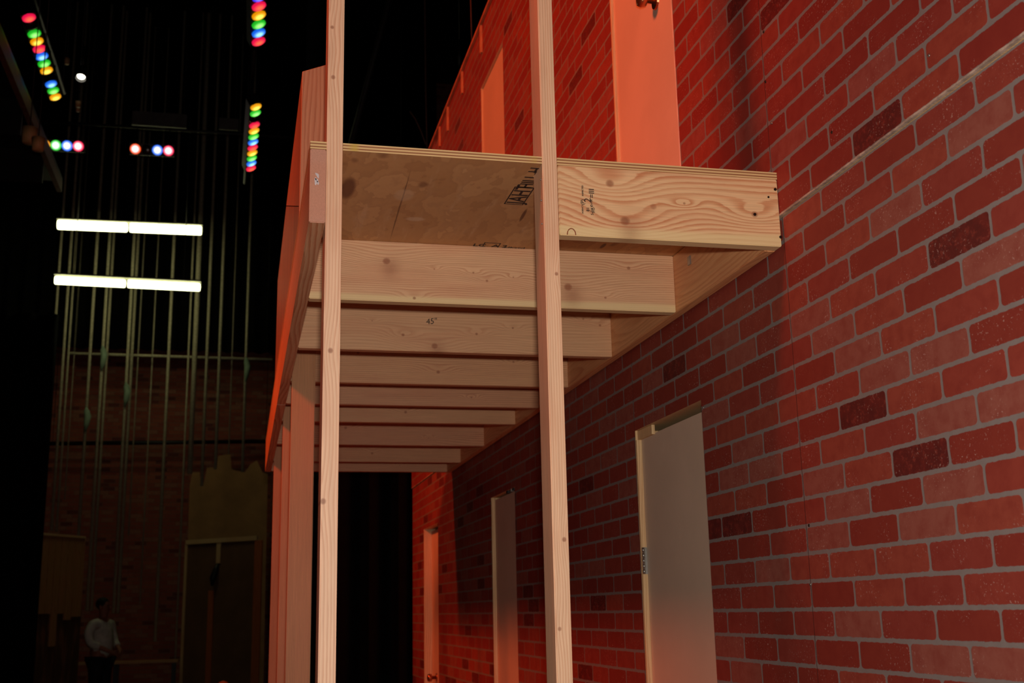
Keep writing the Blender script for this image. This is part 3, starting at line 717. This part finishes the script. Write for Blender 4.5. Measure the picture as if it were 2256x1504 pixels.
# ------------------------------------------------------------ scenery stored at the rear
M_oldwood = wood('store_wood', (196, 148, 96), (160, 104, 62), axis='z', wide='x', pitch=.02, wave=.6)
M_brown = plain('brown_canvas', (186, 138, 88), .8, var=.1, scale=2)
fl = empty('stage_flat', atY(500, 1400, 828)*1.0, label='brown stage flat with a pale top rail standing right of the person', cat='stage flat'); fl.location.z = 0
def yflat(px0, py0, px1, py1, Y0_, Y1_):  # corner points on a skewed plane
    return atY(px0, py0, Y0_), atY(px1, py1, Y1_)
a, b = yflat(412, 1193, 574, 1176, 850, 805)
def skewbox(name, a, b, z0, z1, thick, mat, parent):
    """upright board between plan points a and b"""
    d_ = Vector((b.x-a.x, b.y-a.y, 0)); L = d_.length; ang = math.atan2(d_.y, d_.x)
    o = box(name, (-L/2, 0, -(z1-z0)/2), (L/2, thick, (z1-z0)/2), mat, None, bevel=.05)
    o.rotation_euler.z = ang; o.location = Vector(((a.x+b.x)/2, (a.y+b.y)/2, (z0+z1)/2))*IN
    o.parent = parent; base = Vector((0, 0, 0)); q = parent
    while q: base += q.location; q = q.parent
    o.location -= base; return o
top = min(a.z, b.z)
M_canvas = plain('dark_canvas', (118, 82, 56), .8, var=.1, scale=2); M_stile_redlit = wood('stile_wood_redlit', (206, 112, 62), (150, 76, 44), axis='z', wide='x', pitch=.02)  # orange stile colour has the red stage light painted in
skewbox('canvas', a, b, 0, top-2, .6, M_canvas, fl)
def along(s): return Vector((a.x+(b.x-a.x)*s, a.y+(b.y-a.y)*s-1.0, 0))
skewbox('top_rail', along(-.01), along(.96), top-2, top+1, 1.5, M_jamb, fl)
skewbox('stile', along(.42), along(.475), top-16, top-2.05, .8, M_jamb, fl)
skewbox('stile', along(.33), along(.40), 0, top-34, .8, M_stile_redlit, fl)
skewbox('stile', along(.93), along(1.03), 0, top-2.05, .9, M_stile_redlit, fl)
skewbox('stile', along(-.02), along(.012), 0, top-2.05, .8, M_jamb, fl)
bm = bmesh.new(); p = along(.40); tube(bm, [(2, -1.5, 6), (1, -1.6, 2), (-1, -1.6, -4), (-1.4, -1.5, -9)], [.8, 1.9, 2.2, .7], 9)
link('black_strap', bm, M_dark, fl, (p.x, p.y, top-22), smooth=True)
# jagged cut-out behind it
Yc = 895; prof = [(412, 1300), (418, 1068), (424, 1040), (440, 1040), (442, 1062), (450, 1062), (456, 1030), (478, 1028), (480, 1004), (508, 1000), (510, 1034), (540, 1040), (552, 1022), (566, 1014), (578, 1040), (590, 1044), (586, 1300)]
pw = [atY(x, y, Yc) for x, y in prof]; pw[0].z = 0; pw[-1].z = 0
bm = bmesh.new(); c0 = Vector((pw[0].x, Yc, 0))
fa = [bm.verts.new((q-c0)*IN) for q in pw]; fb = [bm.verts.new((q-c0+Vector((0, .75, 0)))*IN) for q in pw]
bm.faces.new(fa); bm.faces.new(fb)
for i in range(len(pw)): j = (i+1) % len(pw); bm.faces.new((fa[i], fa[j], fb[j], fb[i]))
link('cutout_panel', bm, M_brown, None, c0, label='tan cut-out panel with a jagged top behind the brown stage flat', cat='panel')
# slatted flat at the left
sl = empty('slatted_screen', atY(140, 1350, 803), label='slatted wooden screen of staggered boards at the lower left', cat='screen'); sl.location.z = 0
sa, sb = atY(93, 1164, 785), atY(187, 1190, 822)
def al2(s, dy=0): return Vector((sa.x+(sb.x-sa.x)*s, sa.y+(sb.y-sa.y)*s+dy, 0))
ztop = (sa.z+sb.z)/2
skewbox('top_rail', al2(0, -1), al2(1, -1), ztop-1.5, ztop, 1.6, M_jamb, sl)
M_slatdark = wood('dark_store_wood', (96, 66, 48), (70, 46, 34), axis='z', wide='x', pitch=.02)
low = [(.0, .16, 62), (.17, .30, 92), (.31, .45, 42), (.46, .60, 62), (.61, .76, 88), (.77, 1., 60)]
for i, (s0, s1, zz) in enumerate(low):
    skewbox('slat', al2(s0), al2(s1), zz-30 if zz > 80 else zz, ztop-1.55, 1.0, M_oldwood, sl)
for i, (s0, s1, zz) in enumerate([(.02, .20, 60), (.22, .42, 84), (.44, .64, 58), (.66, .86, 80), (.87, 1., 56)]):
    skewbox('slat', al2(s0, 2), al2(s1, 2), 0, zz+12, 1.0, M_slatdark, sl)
# long bench
ba, bb = atY(104, 1462, 832), atY(392, 1456, 832)
zb_ = ba.z
bench = empty('work_bench', ((ba.x+bb.x)/2, 842, 0), label='long low bench with a pale edge behind the person', cat='bench')
box('bench_top', (ba.x, 832, zb_-1.5), (bb.x, 854, zb_), M_oldwood, bench)
for x in (ba.x+2, (ba.x+bb.x)/2, bb.x-4):
    for y in (833, 851): box('leg', (x, y, 0), (x+2, y+2, zb_-1.55), M_dark, bench)
# guessed post for an unclear round spot; red light put into its wood colour
p = atY(492, 1499, 430); bm = bmesh.new()
tube(bm, [(0, 0, -p.z+.01), (0, 0, -6), (0, 0, -4), (0, 0, -2.2), (0, 0, -1.2), (0, 0, -.4), (0, 0, 0)], [1.4, 1.4, 1.0, 2.2, 2.1, 1.3, .3], 18)
link('newel_post', bm, plain('raw_wood_redlit', (240, 120, 60), .5), None, p, smooth=True, label='round post top in orange-lit colour peeking in at the bottom edge', cat='post')

# ------------------------------------------------------------ the person standing at the rear
def skin(name, verts, edges, mat, parent, sub=2, root=0, loc=(0, 0, 0), **kw):
    me = bpy.data.meshes.new(name); me.from_pydata([Vector(v[:3]) for v in verts], edges, [])
    o = bpy.data.objects.new(name, me); C.objects.link(o)
    md = o.modifiers.new('skin', 'SKIN')
    for i, v in enumerate(verts):
        rx = v[3]; ry = v[4] if len(v) > 4 else rx
        me.skin_vertices[0].data[i].radius = (rx, ry); me.skin_vertices[0].data[i].use_root = (i == root)
    md.use_smooth_shade = True
    o.modifiers.new('sub', 'SUBSURF').levels = sub; o.modifiers['sub'].render_levels = sub
    dg = bpy.context.evaluated_depsgraph_get(); me2 = bpy.data.meshes.new_from_object(o.evaluated_get(dg))
    o.modifiers.clear(); o.data = me2; me2.name = name
    me2.materials.clear(); me2.materials.append(mat)
    for p_ in me2.polygons: p_.use_smooth = True
    o.location = loc
    if parent: o.parent = parent
    return tag(o, **kw)
hd = atY(228, 1337, 745)
per = empty('person', (hd.x, 745, 0), label='person in a white shirt and dark trousers standing with hands clasped', cat='person')
per.rotation_euler.z = math.radians(58)          # local -y is the way the person faces, turned to the picture's right
M_skin = plain('skin', (170, 105, 80), .6); M_shirt = plain('white_shirt', (225, 222, 210), .8); M_trouser = plain('dark_trousers', (22, 24, 32), .8); M_hair = plain('black_hair', (20, 15, 14), .7)
def hand_chain(V, E, wi, wx, sgn):
    """palm, four fingers and a thumb, curled toward the other hand"""
    b = len(V); V += [(wx-.03*sgn, -.30, .97, .027, .018)]; E.append((wi, b))
    for k in range(4):
        s = len(V); z = .985-.018*k; L = (.9, 1., .95, .75)[k]
        V += [(wx-.055*sgn, -.325, z, .010), (wx-.085*sgn*L, -.335, z-.012, .009), (wx-.105*sgn*L, -.318, z-.022, .008)]
        E += [(b, s), (s, s+1), (s+1, s+2)]
    s = len(V); V += [(wx-.02*sgn, -.31, 1.005, .011), (wx-.05*sgn, -.335, 1.02, .009)]; E += [(b, s), (s, s+1)]
V = [(0, 0, .95, .16, .13), (0, -.01, 1.12, .17, .14), (0, 0, 1.30, .17, .12), (0, .01, 1.42, .12, .09), (0, .0, 1.50, .055, .055), (0, -.01, 1.56, .06, .065), (0, -.02, 1.64, .078, .095), (0, -.01, 1.72, .07, .085), (0, 0, 1.765, .04, .05)]
E_ = [(i, i+1) for i in range(8)]
for s in (-1, 1):
    b = len(V); V += [(.19*s, .01, 1.42, .06), (.26*s, .03, 1.26, .052), (.27*s, -.02, 1.12, .045), (.17*s, -.19, 1.04, .036), (.09*s, -.28, .985, .026)]
    E_ += [(3, b), (b, b+1), (b+1, b+2), (b+2, b+3), (b+3, b+4)]
    hand_chain(V, E_, b+4, .09*s, s)
    b = len(V); V += [(.10*s, 0, .86, .10), (.11*s, -.01, .50, .065), (.12*s, .02, .10, .042), (.13*s, -.02, .04, .042, .03), (.14*s, -.17, .03, .038, .022)]
    E_ += [(0, b), (b, b+1), (b+1, b+2), (b+2, b+3), (b+3, b+4)]
body = skin('body', V, E_, M_skin, per, 1)
# face: nose and brow pushed from the head surface; ears, eyes and mouth as small shapes
def blob(name, loc, r3, mat, parent):
    bm = bmesh.new(); bmesh.ops.create_uvsphere(bm, u_segments=10, v_segments=8, radius=1)
    for v in bm.verts: v.co = Vector((v.co.x*r3[0], v.co.y*r3[1], v.co.z*r3[2]))
    me = bpy.data.meshes.new(name); bm.to_mesh(me); bm.free(); me.materials.append(mat)
    for p_ in me.polygons: p_.use_smooth = True
    o = bpy.data.objects.new(name, me); C.objects.link(o); o.location = loc; o.parent = parent; return o
blob('nose', (0, -.118, 1.645), (.012, .018, .022), M_skin, body)
for s in (-1, 1):
    blob('eye', (.03*s, -.104, 1.672), (.012, .008, .007), M_hair, body); blob('ear', (.08*s, -.005, 1.655), (.012, .022, .032), M_skin, body)
blob('mouth', (0, -.108, 1.605), (.024, .008, .006), plain('lips', (140, 60, 55)), body)
blob('hair', (0, .022, 1.705), (.090, .105, .092), M_hair, per)
sv = [(0, 0, .88, .185, .16), (0, -.02, 1.10, .205, .175), (0, 0, 1.30, .19, .15), (0, .01, 1.43, .13, .10), (0, .005, 1.48, .075, .07)]
se = [(i, i+1) for i in range(4)]
for s in (-1, 1):
    b = len(sv); sv += [(.20*s, .01, 1.415, .08), (.27*s, .03, 1.27, .075), (.28*s, -.02, 1.13, .066), (.20*s, -.15, 1.065, .055)]
    se += [(3, b), (b, b+1), (b+1, b+2), (b+2, b+3)]
skin('shirt', sv, se, M_shirt, per, 1)
tv = [(0, 0, .92, .15, .13)]; te = []
for s in (-1, 1):
    b = len(tv); tv += [(.10*s, 0, .84, .125), (.115*s, -.01, .50, .09), (.12*s, .02, .08, .075)]; te += [(0, b), (b, b+1), (b+1, b+2)]
skin('trousers', tv, te, M_trouser, per, 1)
for s in (-1, 1): blob('shoe', (.14*s, -.08, .045), (.055, .15, .045), M_dark, per)
